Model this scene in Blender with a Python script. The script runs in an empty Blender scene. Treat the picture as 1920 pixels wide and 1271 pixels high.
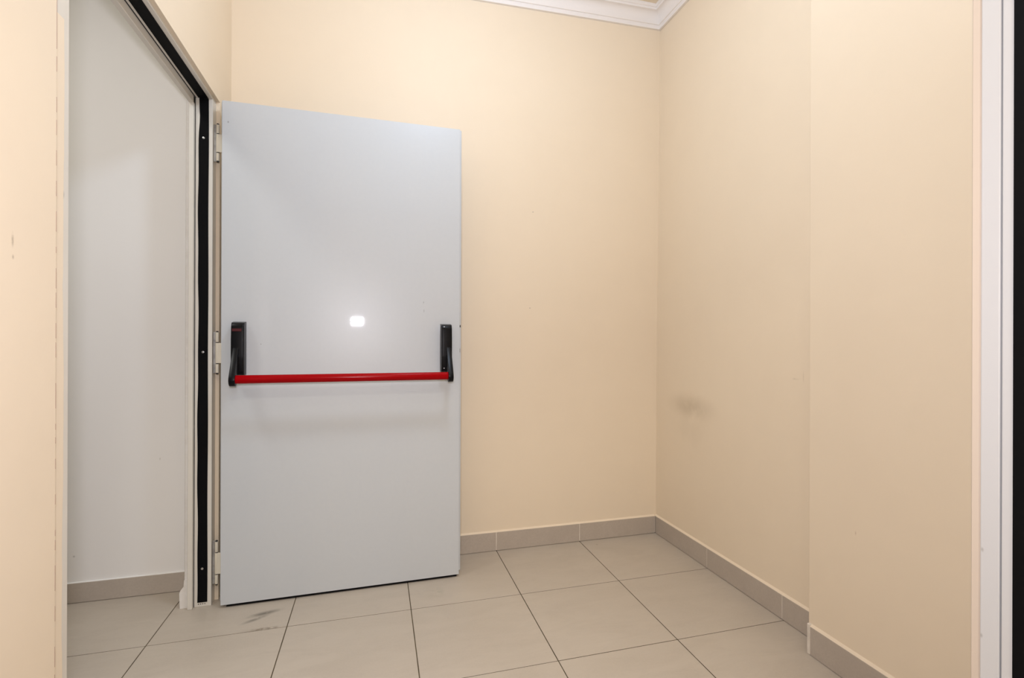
import bpy, bmesh, math, random
from mathutils import Vector, Matrix
random.seed(7)
scene = bpy.context.scene
COL = scene.collection

# ------------------------------------------------------------------ camera
CAM = Vector((-1.51935, -2.47498, 1.06530))
YAW, PITCH, ROLL = 0.271681, 0.000241, 0.0031907
FPX = 945.88
cam_data = bpy.data.cameras.new('camera')
cam_data.sensor_width = 36.0
cam_data.lens = FPX / 1920.0 * 36.0
cam_data.clip_start = 0.02
cam = bpy.data.objects.new('camera', cam_data)
COL.objects.link(cam)
fwd = Vector((math.sin(YAW) * math.cos(PITCH), math.cos(YAW) * math.cos(PITCH), math.sin(PITCH)))
rgt = Vector((math.cos(YAW), -math.sin(YAW), 0))
upv = rgt.cross(fwd)
c_, s_ = math.cos(ROLL), math.sin(ROLL)
r2 = rgt * c_ + upv * s_
u2 = upv * c_ - rgt * s_
cam.matrix_world = Matrix(((r2.x, u2.x, -fwd.x, CAM.x), (r2.y, u2.y, -fwd.y, CAM.y), (r2.z, u2.z, -fwd.z, CAM.z), (0, 0, 0, 1)))
scene.camera = cam

# ------------------------------------------------------------------ world, lights, exposure
world = bpy.data.worlds.new('world'); scene.world = world
world.use_nodes = True
world.node_tree.nodes['Background'].inputs[0].default_value = (0.8, 0.85, 0.9, 1)
world.node_tree.nodes['Background'].inputs[1].default_value = 0.05

def area_light(name, loc, size, power, color, rot=(0, 0, 0), size_y=None, shape='DISK'):
    d = bpy.data.lights.new(name, 'AREA')
    d.shape = 'RECTANGLE' if size_y else shape
    d.size = size
    if size_y: d.size_y = size_y
    d.energy = power; d.color = color
    o = bpy.data.objects.new(name, d); COL.objects.link(o)
    o.location = loc; o.rotation_euler = rot
    return o
def globe_light(name, loc, radius, power, color):
    d = bpy.data.lights.new(name, 'POINT'); d.energy = power; d.color = color; d.shadow_soft_size = radius
    o = bpy.data.objects.new(name, d); COL.objects.link(o); o.location = loc
    return o
# ceiling lamp of the vestibule and of the side passage; added fill behind the camera
globe_light('vestibule_ceiling_light', (-1.15, -1.15, 2.60), 0.11, 22.5, (0.80, 0.99, 1.28))
area_light('passage_ceiling_light', (-2.85, -1.15, 2.70), 0.35, 10, (1.0, 1.0, 0.95))
area_light('hall_fill_light', (-1.40, -3.30, 2.85), 0.60, 26, (1.04, 1.0, 0.87))
# the photographer's flash, just above the lens (its glint shows on the door)
area_light('camera_flash', (-1.550, -2.475, 1.212), 0.085, 14.5, (1.0, 0.98, 1.09), (math.radians(90), 0, 0), 0.055)

vs = scene.view_settings
vs.view_transform = 'Standard'; vs.look = 'None'; vs.gamma = 1.0; vs.use_curve_mapping = False
vs.exposure = 0.0

# ------------------------------------------------------------------ helpers
def add_box(bm, x0, x1, y0, y1, z0, z1, bevel=0.0, seg=1):
    vs_ = [bm.verts.new(p) for p in ((x0, y0, z0), (x1, y0, z0), (x1, y1, z0), (x0, y1, z0), (x0, y0, z1), (x1, y0, z1), (x1, y1, z1), (x0, y1, z1))]
    fs = [bm.faces.new([vs_[i] for i in f]) for f in ((3, 2, 1, 0), (4, 5, 6, 7), (0, 1, 5, 4), (1, 2, 6, 5), (2, 3, 7, 6), (3, 0, 4, 7))]
    if bevel > 0:
        es = list({e for f in fs for e in f.edges})
        bmesh.ops.bevel(bm, geom=es, offset=bevel, segments=seg, profile=0.5, affect='EDGES')
    return vs_

def box_bm(*a, **k):
    bm = bmesh.new(); add_box(bm, *a, **k); return bm

def add_prism(bm, poly, axis, a0, a1):
    """extrude a 2-D polygon along an axis ('x','y','z'); poly holds the two other coordinates in order"""
    def P(p, a):
        return {'x': (a, p[0], p[1]), 'y': (p[0], a, p[1]), 'z': (p[0], p[1], a)}[axis]
    A = [bm.verts.new(P(p, a0)) for p in poly]; B = [bm.verts.new(P(p, a1)) for p in poly]
    n = len(poly)
    bm.faces.new(A); bm.faces.new(list(reversed(B)))
    for i in range(n):
        bm.faces.new((A[i], B[i], B[(i + 1) % n], A[(i + 1) % n]))
    bmesh.ops.recalc_face_normals(bm, faces=bm.faces[:])

def add_cyl(bm, c, r, axis, length, seg=20, bevel=0.0, rb=None):
    rb = rb or r
    ring = [(r * math.cos(2 * math.pi * i / seg), rb * math.sin(2 * math.pi * i / seg)) for i in range(seg)]
    i0 = {'x': 0, 'y': 1, 'z': 2}[axis]
    oth = [k for k in range(3) if k != i0]
    poly = [(c[oth[0]] + p[0], c[oth[1]] + p[1]) for p in ring]
    sub = bmesh.new()
    add_prism(sub, poly, axis, c[i0] - length / 2, c[i0] + length / 2)
    if bevel > 0:
        es = [e for e in sub.edges if abs(e.verts[0].co[i0] - e.verts[1].co[i0]) < 1e-6]
        bmesh.ops.bevel(sub, geom=es, offset=bevel, segments=2, profile=0.6, affect='EDGES')
    m = bpy.data.meshes.new('tmp'); sub.to_mesh(m); sub.free(); bm.from_mesh(m); bpy.data.meshes.remove(m)

def hull2d(pts):
    pts = sorted(set(pts))
    def half(ps):
        h = []
        for p in ps:
            while len(h) > 1 and (h[-1][0] - h[-2][0]) * (p[1] - h[-2][1]) - (h[-1][1] - h[-2][1]) * (p[0] - h[-2][0]) <= 0: h.pop()
            h.append(p)
        return h[:-1]
    return half(pts) + half(pts[::-1])

def circ(cx, cy, r, n=20):
    return [(round(cx + r * math.cos(2 * math.pi * i / n), 6), round(cy + r * math.sin(2 * math.pi * i / n), 6)) for i in range(n)]

def mesh_from(bm, name, mat, smooth=False):
    bmesh.ops.recalc_face_normals(bm, faces=bm.faces[:])
    me = bpy.data.meshes.new(name); bm.to_mesh(me); bm.free()
    me.materials.append(mat)
    if smooth:
        for p in me.polygons: p.use_smooth = True
        try: me.set_sharp_from_angle(angle=math.radians(40))
        except Exception: pass
    return me

def link(name, me, parent=None, loc=None):
    o = bpy.data.objects.new(name, me); COL.objects.link(o)
    if parent: o.parent = parent
    if loc: o.location = loc
    return o

def obj(name, bm, mat, parent=None, loc=None, smooth=False):
    return link(name, mesh_from(bm, name, mat, smooth), parent, loc)

def tag(o, label, cat, kind=None, group=None):
    o['label'] = label; o['category'] = cat
    if kind: o['kind'] = kind
    if group: o['group'] = group
    return o

def empty(name, loc=(0, 0, 0), rz=0):
    o = bpy.data.objects.new(name, None); COL.objects.link(o)
    o.empty_display_size = 0.1; o.location = loc; o.rotation_euler = (0, 0, rz)
    return o

# ------------------------------------------------------------------ materials
class Mat:
    def __init__(s, name, color, rough=0.6, spec=0.5, metal=0.0, coat=0.0, coat_rough=0.1):
        s.m = bpy.data.materials.new(name); s.m.use_nodes = True
        s.nt = s.m.node_tree; s.b = s.nt.nodes['Principled BSDF']
        s.b.inputs['Base Color'].default_value = (*color, 1)
        s.b.inputs['Roughness'].default_value = rough
        s.b.inputs['Specular IOR Level'].default_value = spec
        s.b.inputs['Metallic'].default_value = metal
        s.b.inputs['Coat Weight'].default_value = coat
        s.b.inputs['Coat Roughness'].default_value = coat_rough
        s.color = color; s.sock = None
        s.co = s.n('ShaderNodeTexCoord').outputs['Object']
    def n(s, t, **k):
        nd = s.nt.nodes.new(t)
        for a, v in k.items(): setattr(nd, a, v)
        return nd
    def l(s, a, b): s.nt.links.new(a, b)
    def world_co(s):
        s.co = s.n('ShaderNodeNewGeometry').outputs['Position']; return s
    def noise(s, scale, detail=3, rough=0.55, stretch=None, dist=0.0):
        src = s.co
        if stretch:
            mp = s.n('ShaderNodeMapping'); mp.inputs['Scale'].default_value = stretch
            s.l(src, mp.inputs['Vector']); src = mp.outputs[0]
        nz = s.n('ShaderNodeTexNoise'); nz.inputs['Scale'].default_value = scale
        nz.inputs['Detail'].default_value = detail; nz.inputs['Roughness'].default_value = rough
        nz.inputs['Distortion'].default_value = dist
        s.l(src, nz.inputs['Vector']); return nz.outputs['Fac']
    def ramp(s, fac, lo, hi, a=0.0, b=1.0):
        mr = s.n('ShaderNodeMapRange'); mr.interpolation_type = 'SMOOTHSTEP'
        mr.inputs[1].default_value = lo; mr.inputs[2].default_value = hi
        mr.inputs[3].default_value = a; mr.inputs[4].default_value = b
        s.l(fac, mr.inputs[0]); return mr.outputs[0]
    def mul(s, a, b):
        m = s.n('ShaderNodeMath', operation='MULTIPLY')
        for i, v in ((0, a), (1, b)):
            if isinstance(v, (int, float)): m.inputs[i].default_value = v
            else: s.l(v, m.inputs[i])
        return m.outputs[0]
    def mix(s, fac, color):
        mx = s.n('ShaderNodeMix', data_type='RGBA')
        if isinstance(fac, (int, float)): mx.inputs[0].default_value = fac
        else: s.l(fac, mx.inputs[0])
        if s.sock is None: mx.inputs[6].default_value = (*s.color, 1)
        else: s.l(s.sock, mx.inputs[6])
        mx.inputs[7].default_value = (*color, 1)
        s.sock = mx.outputs[2]; s.l(s.sock, s.b.inputs['Base Color']); return s
    def mottle(s, scale, color, amount, **k):
        lo, hi = k.pop('lo', 0.35), k.pop('hi', 0.7)
        return s.mix(s.ramp(s.noise(scale, **k), lo, hi, 0, amount), color)
    def spot(s, c, r, color, amount, nscale=0, lo=0.35, hi=0.6, soft=1.0, rot=None):
        """a stain of its own shape at point c with radii r (object/world coordinates)"""
        mp = s.n('ShaderNodeMapping', vector_type='TEXTURE')
        mp.inputs['Location'].default_value = c; mp.inputs['Scale'].default_value = r
        if rot: mp.inputs['Rotation'].default_value = rot
        s.l(s.co, mp.inputs['Vector'])
        ln = s.n('ShaderNodeVectorMath', operation='LENGTH'); s.l(mp.outputs[0], ln.inputs[0])
        f = s.ramp(ln.outputs['Value'], 1.0 - soft, 1.0, amount, 0.0)
        if nscale: f = s.mul(f, s.ramp(s.noise(nscale, detail=4), lo, hi, 0, 1))
        return s.mix(f, color)
    def bump(s, scale, strength, dist=0.002, detail=3, stretch=None):
        b = s.n('ShaderNodeBump'); b.inputs['Strength'].default_value = strength; b.inputs['Distance'].default_value = dist
        s.l(s.noise(scale, detail=detail, stretch=stretch), b.inputs['Height'])
        if getattr(s, 'prev_bump', None): s.l(s.prev_bump, b.inputs['Normal'])
        s.prev_bump = b.outputs[0]; s.l(b.outputs[0], s.b.inputs['Normal']); return s
    def rough_noise(s, scale, a, b, stretch=None):
        s.l(s.ramp(s.noise(scale, stretch=stretch), 0.3, 0.7, a, b), s.b.inputs['Roughness']); return s

PEACH = (0.83, 0.705, 0.54)
def peach(name):
    return Mat(name, PEACH, rough=0.55, spec=0.3).world_co().mottle(1.6, (0.80, 0.67, 0.505), 0.35).mottle(9, (0.85, 0.72, 0.55), 0.3).bump(70, 0.10, 0.002).bump(4, 0.12, 0.012)
GRIME = (0.42, 0.33, 0.22)
m_back = peach('peach_paint_back')
for c in ((-0.72, 0, 1.72), (-0.735, 0, 1.225)): m_back.spot(c, (0.006, 0.1, 0.004), (0.3, 0.24, 0.2), 0.7)
m_right = peach('peach_paint_right')
m_right.spot((0, -0.31, 0.735), (0.2, 0.24, 0.085), GRIME, 0.42, 8, 0.2, 0.55)
m_right.spot((0, -0.30, 0.64), (0.2, 0.22, 0.20), GRIME, 0.12, 7, 0.3, 0.65)
m_right.spot((0, -0.95, 0.92), (0.2, 0.02, 0.006), GRIME, 0.35, 40)
m_right.spot((0, -0.985, 0.93), (0.2, 0.004, 0.03), GRIME, 0.3, 40)
m_right.spot((0, -1.04, 1.10), (0.2, 0.012, 0.006), GRIME, 0.35)
m_right.spot((-0.08, -1.26, 0.47), (0.2, 0.003, 0.009), (0.45, 0.28, 0.2), 0.5)
m_left = peach('peach_paint_left')
m_left.spot((-2.118, -1.402, 1.235), (0.05, 0.0045, 0.018), (0.35, 0.27, 0.18), 0.75, 60, 0.3, 0.55)
m_left.spot((-2.118, -1.401, 1.205), (0.05, 0.004, 0.006), (0.35, 0.27, 0.18), 0.6)
m_ceil = peach('peach_paint_ceiling')
m_hall = peach('peach_paint_hall')
m_reveal = Mat('beige_reveal_paint', (0.66, 0.56, 0.465), rough=0.6, spec=0.25).world_co().bump(60, 0.1, 0.002)
m_white_wall = Mat('white_passage_paint', (0.855, 0.83, 0.795), rough=0.55, spec=0.3).world_co().mottle(2.2, (0.83, 0.80, 0.76), 0.5).bump(60, 0.08, 0.002).bump(4, 0.1, 0.01)
m_white_wall.spot((-2.67, -0.05, 0.185), (0.006, 0.1, 0.006), (0.35, 0.33, 0.3), 0.6)
m_white_wall.spot((-2.37, -0.05, 0.56), (0.003, 0.1, 0.008), (0.35, 0.33, 0.3), 0.5)
m_plaster = Mat('bare_plaster', (0.80, 0.76, 0.71), rough=0.8, spec=0.2).world_co().mottle(30, (0.68, 0.62, 0.55), 0.4).bump(45, 0.5, 0.004)
m_cornice = Mat('cornice_paint', (0.86, 0.81, 0.77), rough=0.55, spec=0.3).world_co().bump(50, 0.06, 0.002)
m_tile = Mat('grey_floor_tile', (0.50, 0.435, 0.36), rough=0.42, spec=0.4).world_co()
m_tile.mottle(2.0, (0.55, 0.485, 0.405), 0.55, detail=5, rough=0.65, stretch=(0.7, 1.6, 1), dist=0.4)
m_tile.mottle(7, (0.44, 0.38, 0.312), 0.5, detail=6, rough=0.7, stretch=(0.6, 1.8, 1), dist=0.6)
m_tile.mottle(160, (0.53, 0.465, 0.385), 0.35, detail=2)
m_tile.spot((-1.915, -0.335, 0), (0.085, 0.022, 0.1), (0.13, 0.115, 0.09), 0.85, 22, 0.28, 0.55, rot=(0, 0, 0.25))
m_tile.spot((-1.94, -0.372, 0), (0.07, 0.016, 0.1), (0.17, 0.15, 0.12), 0.8, 22, 0.3, 0.55, rot=(0, 0, 0.5))
m_tile.spot((-1.90, -0.448, 0), (0.10, 0.014, 0.1), (0.17, 0.13, 0.085), 0.8, 40, 0.35, 0.6)
m_tile.spot((-1.255, -0.345, 0), (0.05, 0.06, 0.1), (0.33, 0.31, 0.23), 0.5, 25, 0.4, 0.65)
m_tile.spot((-0.388, -0.07, 0), (0.008, 0.006, 0.1), (0.2, 0.18, 0.16), 0.7)
m_tile.rough_noise(6, 0.36, 0.5).bump(220, 0.06, 0.0008)
m_grout = Mat('brown_grout', (0.075, 0.058, 0.036), rough=0.9, spec=0.1).world_co().mottle(12, (0.16, 0.13, 0.085), 0.6)
m_skirt = Mat('grey_skirting_tile', (0.47, 0.405, 0.34), rough=0.45, spec=0.4).world_co()
m_skirt.mottle(9, (0.53, 0.46, 0.39), 0.5, detail=5, rough=0.65).mottle(150, (0.42, 0.36, 0.30), 0.4, detail=2).bump(200, 0.06, 0.0008)
m_joint = Mat('pale_joint_filler', (0.78, 0.71, 0.62), rough=0.85, spec=0.2).world_co().mottle(30, (0.58, 0.52, 0.44), 0.5)
m_frame = Mat('cream_frame_paint', (0.71, 0.67, 0.595), rough=0.38, spec=0.45).world_co().mottle(5, (0.67, 0.62, 0.54), 0.4).bump(40, 0.05, 0.002)
for z in (1.36, 0.20, 0.4): m_frame.spot((-2.1315, -1.226, z), (0.05, 0.006, 0.012), (0.3, 0.3, 0.28), 0.6, 60)
m_frame_white = Mat('white_frame_paint', (0.61, 0.61, 0.615), rough=0.35, spec=0.45).world_co().bump(40, 0.04, 0.002)
for y, z in ((-1.931, 0.52), (-1.931, 0.62), (-1.932, 0.75)): m_frame_white.spot((-0.63, y, z), (0.05, 0.003, 0.005), (0.3, 0.28, 0.26), 0.6)
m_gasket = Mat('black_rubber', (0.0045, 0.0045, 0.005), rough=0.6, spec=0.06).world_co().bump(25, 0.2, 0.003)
m_dark = Mat('dark_gap', (0.05, 0.05, 0.05), rough=0.8, spec=0.1)
m_door = Mat('pale_grey_door_coat', (0.565, 0.59, 0.61), rough=0.32, spec=0.25, coat=0.35, coat_rough=0.035)
m_door.mottle(1.3, (0.58, 0.60, 0.61), 0.6, detail=2, stretch=(3, 1, 0.4))
m_door.mottle(60, (0.545, 0.57, 0.59), 0.25, detail=2)
for p, r in (((0.79, 0, 1.225), (0.0022, 0.1, 0.007)), ((0.792, 0, 1.188), (0.0018, 0.1, 0.011)), ((0.022, 0, 1.92), (0.004, 0.1, 0.006)), ((0.142, 0, 1.042), (0.003, 0.1, 0.003)), ((0.485, 0, 1.137), (0.004, 0.1, 0.003))):
    m_door.spot(p, r, (0.15, 0.15, 0.15), 0.75)
m_door.bump(2.5, 0.05, 0.006, detail=1).bump(300, 0.03, 0.0006)
m_hinge = Mat('cream_hinge_paint', (0.72, 0.66, 0.54), rough=0.4, spec=0.45)
m_hinge_metal = Mat('worn_hinge_steel', (0.40, 0.39, 0.38), rough=0.45, spec=0.5, metal=0.5).mottle(40, (0.18, 0.17, 0.16), 0.6)
m_screw = Mat('zinc_screw', (0.62, 0.62, 0.62), rough=0.35, metal=1.0)
m_black = Mat('black_plastic', (0.005, 0.005, 0.006), rough=0.3, spec=0.16).bump(120, 0.03, 0.001)
m_red = Mat('red_bar_enamel', (0.33, 0.0015, 0.004), rough=0.16, spec=0.08)
m_redlabel = Mat('red_label', (0.06, 0.003, 0.005), rough=0.45, spec=0.3)
MAT = {k[2:]: v.m for k, v in list(globals().items()) if k.startswith('m_') and isinstance(v, Mat)}

# ------------------------------------------------------------------ the shell
XL, XR, YF = -2.118, 0.0, -1.915          # left face, right face, front wall's inner face
TH = 0.112                                 # left wall thickness
HC = 2.872                                 # ceiling
FJ, NJ = -0.217, -1.207                    # far and near jamb faces of the doorway in the left wall
HZ = 2.018                                 # head of the doorway
OX0, OX1, OH = -1.97, -0.63, 2.06          # front opening (the camera looks through it)
S = 'structure'

fl = obj('floor', box_bm(-4.1, 1.2, -5.0, 0.12, -0.06, -0.0012), MAT['grout'])
tag(fl, 'floor of large square grey tiles with thin brown grout lines', 'floor', S)
PT, G, SH = 0.4515, 0.0032, 0.0105
def tile_mesh(ext):
    tb = bmesh.new()
    h = (PT - G) / 2; t1 = h - 0.0009
    def q(x, y, z): return tb.verts.new((x + SH * y + (ext if x > 0 else 0), y, z))
    A = [q(*p, -0.009) for p in ((-h, -h), (h, -h), (h, h), (-h, h))]
    B = [q(*p, -0.0009) for p in ((-h, -h), (h, -h), (h, h), (-h, h))]
    Cc = [q(*p, 0.0) for p in ((-t1, -t1), (t1, -t1), (t1, t1), (-t1, t1))]
    tb.faces.new(Cc)
    for i in range(4):
        j = (i + 1) % 4
        tb.faces.new((A[i], A[j], B[j], B[i])); tb.faces.new((B[i], B[j], Cc[j], Cc[i]))
    return mesh_from(tb, 'tile', MAT['tile'])
tile_me, tile_edge_me = tile_mesh(0.0), tile_mesh(0.03)     # the tiles along the right wall run under its skirting
for i in range(0, 9):
    for j in range(0, 9):
        cy = -0.0025 - PT * (j + 0.5)
        cx = -0.0065 - PT * (i + 0.5) + SH * cy
        link('tile', tile_me if i else tile_edge_me, fl, (cx, cy, random.uniform(-0.0004, 0.0)))

wb = obj('wall_back', box_bm(XL - 0.02, 0.14, 0.0, 0.12, -0.05, 2.95), MAT['back'])
tag(wb, 'peach painted wall behind the open grey door', 'wall', S)

# right wall: leans out a little towards the ceiling, with a shallow pilaster in front of its near half
bm = bmesh.new()
add_prism(bm, [(0.0, -0.05), (0.0, 0.3), (0.002, 1.06), (0.012, 1.9), (0.018, 2.95), (0.14, 2.95), (0.14, -0.05)], 'y', -1.2, 0.02)
vsx = add_box(bm, -0.078, 0.14, -2.06, -1.087, -0.05, 2.95, bevel=0.003, seg=2)
wr = obj('wall_right', bm, MAT['right'])
tag(wr, 'peach painted wall on the right with a shallow step and smudges', 'wall', S)

# left wall with the doorway
bm = bmesh.new()
WN, WFAR, WHD = -1.2775, -0.170, HZ + 0.009       # edges of the rough opening in the plaster
add_box(bm, XL - TH, XL, -2.06, WN, -0.05, 2.95)
add_box(bm, XL - TH, XL, WFAR, 0.0, -0.05, 2.95)
add_box(bm, XL - TH, XL, WN, WFAR, WHD, 2.95)
wl = obj('wall_left', bm, MAT['left'])
tag(wl, 'peach painted wall on the left that holds the doorway', 'wall', S)
# strip of paint-over beside the near jamb, split from the wall by a ragged crack
bm = bmesh.new(); N = 50; rows = []
for k in range(N + 1):
    z = 1.72 * k / N
    e = -1.2275 + 0.0022 * math.sin(z * 9) + random.uniform(-0.0012, 0.0012)
    rows.append([bm.verts.new(p) for p in ((-2.1302, e, z), (-2.1302, -1.27, z), (-2.134, -1.27, z), (-2.134, e, z))])
for a, b in zip(rows, rows[1:]):
    for i in range(4): bm.faces.new((a[i], a[(i + 1) % 4], b[(i + 1) % 4], b[i]))
obj('paint_strip', bm, MAT['left'], wl)
bm = bmesh.new()
z = 0.30
while z < 1.95:
    ln = random.choice((0.012, 0.03, 0.05, 0.02, 0.04)) if z < 1.6 else random.choice((0.09, 0.14))
    add_box(bm, XL - 0.004, XL + 0.0002, WN - 0.0006, WN + 0.0008, z, min(z + ln, 1.95))
    z += ln + (random.choice((0.008, 0.015, 0.03, 0.05)) if z < 1.6 else 0.008)
m_crack = Mat('crack_line', (0.48, 0.33, 0.27), rough=0.9, spec=0.1)
ck = obj('paint_crack', bm, m_crack.m, wl); ck['label'] = 'thin broken crack line'
# rough plaster reveal round the doorway towards the passage
bm = bmesh.new()
add_box(bm, XL - TH + 0.001, -2.2115, FJ + 0.008, WFAR + 0.002, 0.0, HZ + 0.0, bevel=0.003)
obj('plaster_reveal', bm, MAT['plaster'], wl)
bm = bmesh.new()
add_box(bm, XL - TH + 0.001, -2.2115, WN, WFAR, HZ - 0.004, HZ + 0.024, bevel=0.003)
obj('plaster_reveal', bm, MAT['plaster'], wl)
bm = bmesh.new()
add_box(bm, XL - TH + 0.001, -2.2115, WN - 0.002, NJ - 0.008, 0.0, HZ, bevel=0.003)
obj('plaster_reveal', bm, MAT['plaster'], wl)
bm = bmesh.new()
patch = [(-2.2425, 0.0), (-2.2440, 0.03), (-2.2445, 0.062), (-2.2400, 0.072), (-2.2300, 0.084), (-2.228, 0.11), (-2.213, 0.11), (-2.213, 0.0)]
add_prism(bm, patch, 'y', FJ + 0.004, FJ + 0.04)
obj('plaster_patch', bm, MAT['plaster'], wl)

# front wall, with the opening the camera looks through
bm = bmesh.new()
add_box(bm, OX1 + 0.012, 0.14, -2.06, YF, -0.05, 2.95, bevel=0.004, seg=2)
add_box(bm, XL - TH, OX0 - 0.012, -2.06, YF, -0.05, 2.95)
add_box(bm, OX0 - 0.012, OX1 + 0.012, -2.06, YF, OH + 0.012, 2.95)
wf = obj('wall_front', bm, MAT['hall'])
tag(wf, 'peach wall at the right edge beside the white frame', 'wall', S)
obj('plaster_reveal', box_bm(OX1 + 0.002, OX1 + 0.03, -1.9275, YF + 0.0002, 0, OH, bevel=0.002), MAT['reveal'], wf)

cl = obj('ceiling', box_bm(XL - TH, 0.14, -2.06, 0.12, HC, HC + 0.08), MAT['ceil'])
tag(cl, 'peach painted ceiling inside the white cornice', 'ceiling', S)

# the side passage beyond the doorway
PY = -0.047
o = obj('wall_passage_back', box_bm(-4.1, XL - TH - 0.0005, PY, 0.12, -0.05, 2.8), MAT['white_wall']); tag(o, 'plain white wall seen through the doorway on the left', 'wall', S)
o = obj('wall_passage_left', box_bm(-4.1, -3.98, -3.0, PY, -0.05, 2.8), MAT['white_wall']); tag(o, 'white end wall of the side passage', 'wall', S)
o = obj('wall_passage_front', box_bm(-4.1, XL - TH, -3.0, -2.9, -0.05, 2.8), MAT['white_wall']); tag(o, 'white near wall of the side passage', 'wall', S)
o = obj('wall_passage_right', box_bm(XL - TH - 0.006, XL - TH - 0.0008, -2.9, WN, 0, 2.8), MAT['white_wall']); tag(o, 'white passage side of the doorway wall', 'wall', S)
o = obj('ceiling_passage', box_bm(-4.1, XL - TH - 0.0008, -3.0, 0.1, 2.72, 2.8), MAT['white_wall']); tag(o, 'white ceiling of the side passage', 'ceiling', S)
# the hall where the camera stands
o = obj('wall_hall_left', box_bm(XL - TH + 0.001, XL - TH + 0.1, -4.5, -2.0605, -0.05, 2.95), MAT['hall']); tag(o, 'peach left wall of the hall behind the camera', 'wall', S)
o = obj('wall_hall_right', box_bm(0.9, 1.0, -4.5, -2.0605, -0.05, 2.95), MAT['hall']); tag(o, 'peach right wall of the hall behind the camera', 'wall', S)
o = obj('wall_hall_back', box_bm(-2.2, 1.0, -4.6, -4.5, -0.05, 2.95), MAT['hall']); tag(o, 'peach end wall of the hall behind the camera', 'wall', S)
o = obj('wall_hall_front', box_bm(0.1402, 1.0, -2.06, -1.96, -0.05, 2.95), MAT['hall']); tag(o, 'peach front wall of the hall right of the opening', 'wall', S)
o = obj('ceiling_hall', box_bm(-2.25, 1.0, -4.6, -2.0605, HC, HC + 0.08), MAT['hall']); tag(o, 'peach ceiling of the hall behind the camera', 'ceiling', S)

# ------------------------------------------------------------------ cornice
prof = [(0.0, 2.765), (0.012, 2.765), (0.0135, 2.768), (0.0135, 2.782), (0.0160, 2.785), (0.0200, 2.785), (0.0215, 2.788), (0.0215, 2.795)]
for k in range(1, 9):
    a = math.pi / 2 * k / 8
    prof.append((0.0215 + 0.034 * (1 - math.cos(a)) , 2.795 + 0.042 * math.sin(a)))
prof += [(0.0600, 2.838), (0.0600, 2.845), (0.0630, 2.848), (0.0660, 2.848), (0.0680, 2.851), (0.0680, 2.905)]
def cpath(d, z):
    xr = 0.016
    P = [(XL + d, -d), (xr - d, -d), (xr - d, -1.087 + d), (-0.078 - d, -1.087 + d), (-0.078 - d, YF + d), (XL + d, YF + d)]
    return [(x, y, z + 0.010 + 0.022 * (x if x < 0 else 0)) for x, y in P]
bm = bmesh.new()
rings = [[bm.verts.new(p) for p in cpath(d, z)] for d, z in prof]
for a, b in zip(rings, rings[1:]):
    for i in range(6):
        j = (i + 1) % 6
        bm.faces.new((a[i], a[j], b[j], b[i]))
co = obj('trim_3', bm, MAT['cornice'])
for p in co.data.polygons: p.use_smooth = False
tag(co, 'white moulded cornice where the peach walls meet the ceiling', 'cornice', S)

# ------------------------------------------------------------------ skirting
SK = 0.093
def skirt_run(name, label, axis, fixed, out, cuts, hgt=SK, paint='back', gap=0.0032, thick=0.0095, fh=0.009):
    """a row of skirting tiles along an axis; 'out' is the direction away from the wall (+1/-1)"""
    f0, f1 = sorted((fixed, fixed + out * thick))
    lo, hi = min(cuts), max(cuts)
    b0, b1 = sorted((fixed - out * 0.004, fixed + out * (thick - 0.0006)))
    root = obj(name, box_bm(lo, hi, b0, b1, 0.004, hgt - 0.001) if axis == 'x' else box_bm(b0, b1, lo, hi, 0.004, hgt - 0.001), MAT['joint'])
    tag(root, label, 'baseboard', S)
    for a, b in zip(cuts, cuts[1:]):
        a, b = min(a, b) + gap / 2, max(a, b) - gap / 2
        bm = box_bm(a, b, f0, f1, 0.0015, hgt, bevel=0.0008) if axis == 'x' else box_bm(f0, f1, a, b, 0.0015, hgt, bevel=0.0008)
        obj('skirting_tile', bm, MAT['skirt'], root)
    # painted filler fillet along the top edge
    e = fixed + out * (thick - 0.0012)
    poly = [(fixed - out * 0.002, hgt - 0.0005), (e, hgt - 0.0005), (e, hgt + 0.0008), (fixed - out * 0.002, hgt + fh)]
    bm = bmesh.new(); add_prism(bm, poly, axis, lo, hi) if axis == 'x' else add_prism(bm, [(p[0], p[1]) for p in poly], 'y', lo, hi)
    obj('filler_strip', bm, MAT[paint], root)
    return root
skirt_run('baseboard_back', 'row of grey skirting tiles along the wall behind the door', 'x', 0.0, -1, [-0.0115, -0.4589, -0.9105, -1.362, -1.8135, XL], paint='back')
skirt_run('baseboard_right', 'grey skirting tiles along the far part of the right wall', 'y', 0.0, -1, [0.0, -0.4519, -0.8995, -1.087], paint='right', gap=0.0022)
r = skirt_run('baseboard_right_step', 'grey skirting tiles on the stepped-out near part of the right wall', 'y', -0.078, -1, [-1.101, -1.50, YF], hgt=0.096, paint='right')
o = obj('caulk_bead', box_bm(-0.0885, -0.074, -1.1015, -1.090, 0.0, 0.103, bevel=0.002), MAT['joint'], r)
skirt_run('baseboard_passage', 'long grey skirting tile under the white passage wall', 'x', PY, -1, [XL - TH - 0.0005, -2.723, -3.175, -3.63, -3.98], hgt=0.080, paint='white_wall', fh=0.002)
skirt_run('baseboard_left', 'grey skirting tiles on the left wall before the doorway', 'y', XL, 1, [WN, -1.70, YF], paint='left')

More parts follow.
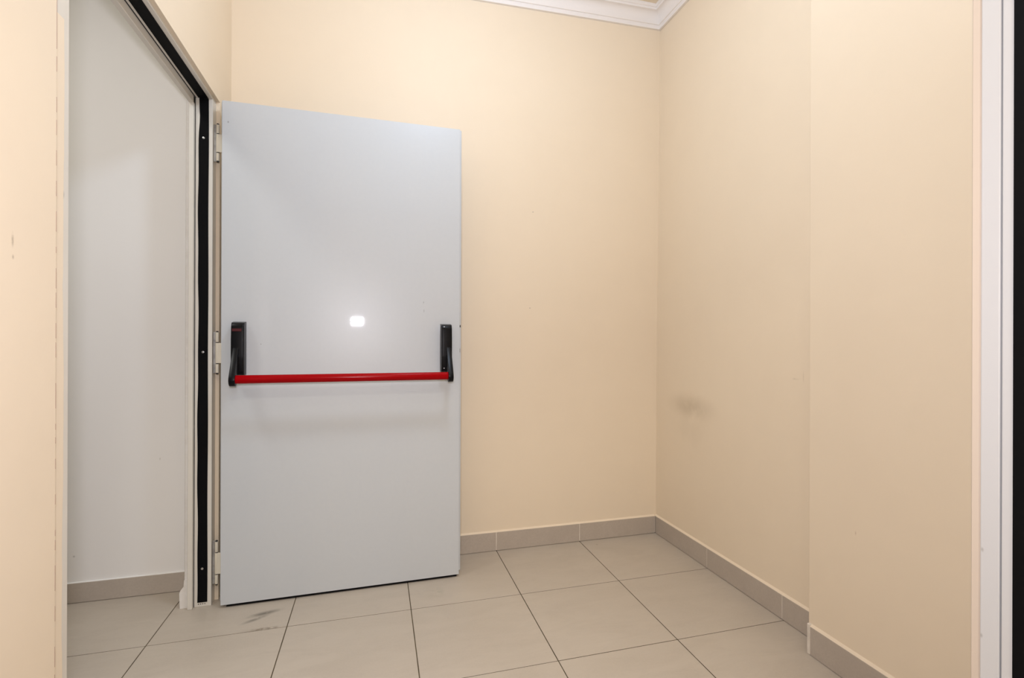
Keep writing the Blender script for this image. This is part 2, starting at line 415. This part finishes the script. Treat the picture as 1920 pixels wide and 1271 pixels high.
# ------------------------------------------------------------------ frame of the doorway in the left wall
fr = empty('trim_1', (-2.15, FJ, 0))
tag(fr, 'cream steel door frame with black rubber strip, left of the grey door', 'door frame', S)
FX = -2.1315
def child(name, bm, mat, parent, smooth=False):
    o = obj(name, bm, mat, parent, smooth=smooth)
    o.matrix_parent_inverse = Matrix.Translation(-Vector(parent.location))
    return o
def jamb(y, s):
    """s=+1: face looks towards -Y (far jamb); s=-1: near jamb"""
    bm = bmesh.new()
    a, b = sorted((y, y + s * (0.047 if s > 0 else 0.07))); add_box(bm, -2.1920, FX, a, b, 0.0, HZ, bevel=0.0012)
    j = child('jamb', bm, MAT['frame'], fr)
    a, b = sorted((y - s * 0.015, y + s * 0.024)); bm = box_bm(-2.2115, -2.1945, a, b, 0.0, HZ, bevel=0.0012)
    child('door_stop', bm, MAT['frame'], fr)
    a, b = sorted((y + s * 0.001, y + s * 0.02)); bm = box_bm(-2.1955, -2.1915, a, b, 0.0, HZ)
    child('groove', bm, MAT['dark'], fr)  # almost flush dark fill: the groove's shade is put into its colour
jamb(FJ, 1); jamb(NJ, -1)
child('head', box_bm(-2.1920, FX, WN, WFAR, HZ, HZ + 0.03, bevel=0.0012), MAT['frame'], fr)
child('door_stop', box_bm(-2.2115, -2.1945, NJ, FJ, HZ - 0.028, HZ + 0.024, bevel=0.0012), MAT['frame'], fr)
child('groove', box_bm(-2.1955, -2.1905, NJ, FJ, HZ - 0.0004, HZ + 0.02), MAT['dark'], fr)  # flush dark strip, coloured as the shade inside the groove
def gasket_v(y, s):
    left, right = [], []
    N = 60
    bm = bmesh.new()
    z0, z1 = 0.018, HZ - 0.002
    f0, f1 = y - s * 0.0022, y
    rows = []
    for k in range(N + 1):
        z = z0 + (z1 - z0) * k / N
        wob = 0.0030 * math.exp(-((z - 1.935) / 0.045) ** 2) + 0.0012 * math.sin(z * 7.1) + 0.0008 * math.sin(z * 23)
        xl, xr_ = -2.1805 + wob, -2.1455 + 0.0006 * math.sin(z * 11)
        rows.append([bm.verts.new(p) for p in ((xl, f0, z), (xr_, f0, z), (xr_, f1, z), (xl, f1, z))])
    for a, b in zip(rows, rows[1:]):
        for i in range(4):
            j = (i + 1) % 4; bm.faces.new((a[i], a[j], b[j], b[i]))
    bm.faces.new(rows[0][::-1]); bm.faces.new(rows[-1])
    g = child('gasket_strip', bm, MAT['gasket'], fr)
    g['label'] = 'black rubber strip'
    for z in (1.859, 1.010, 0.1517):
        bm = bmesh.new(); add_cyl(bm, (-2.1630, y - s * 0.0028, z), 0.0046, 'y', 0.002, 14, bevel=0.0007)
        child('screw', bm, MAT['screw'], fr, smooth=True)
gasket_v(FJ, 1); gasket_v(NJ, -1)
g = child('gasket_strip', box_bm(-2.1815, -2.1460, NJ + 0.002, FJ - 0.003, HZ - 0.0022, HZ), MAT['gasket'], fr)
g['label'] = 'black rubber strip'
for k in range(4):
    child('drain_hole', box_bm(-2.178 + k * 0.0075, -2.1745 + k * 0.0075, FJ - 0.0006, FJ + 0.002, 0.0095, 0.0125), MAT['dark'], fr)

# ------------------------------------------------------------------ the exit door
DL = Vector((-2.0896, -0.2527, 0.0)); DR = Vector((-1.1388, -0.2344, 0.0))
ANG = math.atan2(DR.y - DL.y, DR.x - DL.x)
W = (DR - DL).length
door = empty('door_1', DL, ANG)
tag(door, 'open pale grey steel exit door with red push bar', 'door', S)
DZ0, DZ1 = 0.0115, 2.0037
def dp(name, bm, mat, parent=door, smooth=False, label=None):
    o = obj(name, bm, MAT[mat], parent, smooth=smooth)
    if label: o['label'] = label
    return o
dp('panel', box_bm(0, W, 0.0, 0.032, DZ0, DZ1, bevel=0.0012, seg=2), 'door')
dp('rebate_lip', box_bm(-0.009, W + 0.012, 0.032, 0.056, DZ0 + 0.004, DZ1 + 0.008, bevel=0.0012, seg=2), 'door')
lt = dp('latch_plate', box_bm(W - 0.004, W + 0.0012, 0.004, 0.026, 1.125, 1.305, bevel=0.0005), 'hinge', label='cream latch plate')
dp('latch_bolt', box_bm(W, W + 0.006, 0.008, 0.022, 1.118, 1.128, bevel=0.0006), 'dark', lt)
dp('latch_bolt', box_bm(W, W + 0.004, 0.008, 0.022, 1.005, 1.022, bevel=0.0006), 'hinge_metal', lt)
dp('under_door_shade', box_bm(0.02, W - 0.01, 0.003, 0.028, 0.004, DZ0 + 0.003), 'gasket', label='black strip standing in for shade under the door')  # black strip added to draw the dark band of shade below the door
def door_hinge(zt, zb):
    H_ = zt - zb
    cx, cy, r = -0.0225, 0.036, 0.0066
    z1, z2 = zb + 0.235 * H_, zb + 0.74 * H_
    bm = bmesh.new(); add_cyl(bm, (cx, cy, (z1 + z2) / 2), r, 'z', z2 - z1 - 0.003, 18, bevel=0.0006)
    add_box(bm, cx, 0.004, cy - 0.006, cy - 0.001, z1 + 0.0015, z2 - 0.0015, bevel=0.0006)
    root = dp('hinge', bm, 'hinge', smooth=True, label='cream barrel hinge')
    for a, b in ((zb, z1), (z2, zt)):
        bm = bmesh.new(); add_cyl(bm, (cx, cy, (a + b) / 2), r - 0.0006, 'z', b - a - 0.004, 18, bevel=0.0006)
        dp('knuckle', bm, 'hinge', root, smooth=True)
    bm = bmesh.new(); add_cyl(bm, (cx, cy, (zb + zt) / 2), r - 0.0022, 'z', H_ + 0.006, 14, bevel=0.0006)
    dp('pin', bm, 'dark', root, smooth=True)
    bm = bmesh.new(); add_box(bm, cx - 0.016, cx - 0.001, cy + 0.004, cy + 0.0075, zb, zt, bevel=0.0008)
    dp('hinge_leaf', bm, 'hinge_metal', root)
for zt, zb in ((1.919, 1.771), (1.091, 0.925), (0.255, 0.083)):
    door_hinge(zt, zb)

# push bar: red tube on two black arms with black housings
BZ, BY = 0.9085, -0.098
XA, XB = 0.0615, 0.8935
bm = bmesh.new(); add_cyl(bm, ((XA + XB) / 2, BY, BZ), 0.0125, 'x', XB - XA - 0.012, 28, rb=0.0162)
pb = empty('push_bar', DL + Vector((math.cos(ANG) * XA, math.sin(ANG) * XA, 0.88)), ANG)
tag(pb, 'red panic push bar with black end housings on the grey door', 'push bar')
bpy.context.view_layer.update()
PBI = Matrix.Translation((-XA, 0, -0.88))
def pp(name, bm, mat, parent=None, smooth=False, label=None):
    o = obj(name, bm, MAT[mat], parent or pb, smooth=smooth)
    if parent is None: o.matrix_parent_inverse = PBI
    if label: o['label'] = label
    return o
pp('bar', bm, 'red', smooth=True, label='glossy red horizontal tube')
def housing(xc):
    w = 0.046
    bm = bmesh.new()
    # side profile (y,z): slopes back towards the top
    prof_ = [(0.0, 0.921), (-0.040, 0.921), (-0.046, 0.930), (-0.050, 0.99), (-0.050, 1.06), (-0.046, 1.112), (-0.038, 1.126), (0.0, 1.131)]
    add_prism(bm, prof_, 'x', xc - w / 2, xc + w / 2)
    es = [e for e in bm.edges if all(v.co.y < -0.001 for v in e.verts) or abs(e.verts[0].co.x - e.verts[1].co.x) > 0.01]
    es = [e for e in es if not all(abs(v.co.y) < 1e-6 for v in e.verts)]
    bmesh.ops.bevel(bm, geom=es, offset=0.0055, segments=3, profile=0.6, affect='EDGES', clamp_overlap=True)
    return pp('housing', bm, 'black', smooth=True, label='black plastic housing')
def arm(xc):
    bm = bmesh.new()
    poly = hull2d(circ(-0.036, 1.015, 0.020) + circ(BY + 0.004, 0.9065, 0.0245))
    add_prism(bm, poly, 'x', xc - 0.0108, xc + 0.0108)
    es = [e for e in bm.edges if abs(e.verts[0].co.x - e.verts[1].co.x) < 1e-6]
    bmesh.ops.bevel(bm, geom=es, offset=0.003, segments=2, profile=0.6, affect='EDGES')
    pp('arm', bm, 'black', smooth=True, label='black arm gripping the bar end')
for xh, xa in ((0.0665, XA), (0.886, XB)):
    hs = housing(xh); arm(xa)
    if xh < 0.5: h_left = hs
    else: h_right = hs
pp('label_strip', box_bm(0.0665 - 0.0185, 0.0665 + 0.0145, -0.0492, -0.040, 1.092, 1.103, bevel=0.0008), 'redlabel', h_left, label='small dark red strip on the housing')
for z in (1.128, 0.936):
    bm = bmesh.new(); add_cyl(bm, (0.874, -0.0485, 1.118 if z > 1 else 0.938), 0.0022, 'y', 0.003, 12)
    pp('screw', bm, 'screw', h_right)

# ------------------------------------------------------------------ white frame at the right edge (the camera stands behind it)
f2 = empty('trim_2', (OX1, -1.95, 0))
tag(f2, 'white door frame with black strip at the right edge of the view', 'door frame', S)
def jamb2(x, s):
    def bx(name, d0, d1, y0, y1, mat, bev=0.0015, z1=OH):
        a, b = sorted((x + s * d0, x + s * d1))
        return child(name, box_bm(a, b, y0, y1, 0, z1, bevel=bev, seg=2) if bev else box_bm(a, b, y0, y1, 0, z1), MAT[mat], f2)
    bx('jamb', 0.0, 0.030, -1.9535, -1.9290, 'frame_white')
    bx('groove', 0.006, 0.02, -1.9570, -1.9530, 'hinge_metal', 0)
    bx('door_stop', -0.0015, 0.030, -2.030, -1.9565, 'frame_white')
    g = bx('gasket_strip', -0.0040, 0.0, -2.012, -1.9715, 'gasket', 0)
    g['label'] = 'black rubber strip'
jamb2(OX1, 1); jamb2(OX0, -1)
child('head', box_bm(OX0 - 0.01, OX1 + 0.01, -2.03, -1.929, OH, OH + 0.012), MAT['frame_white'], f2)
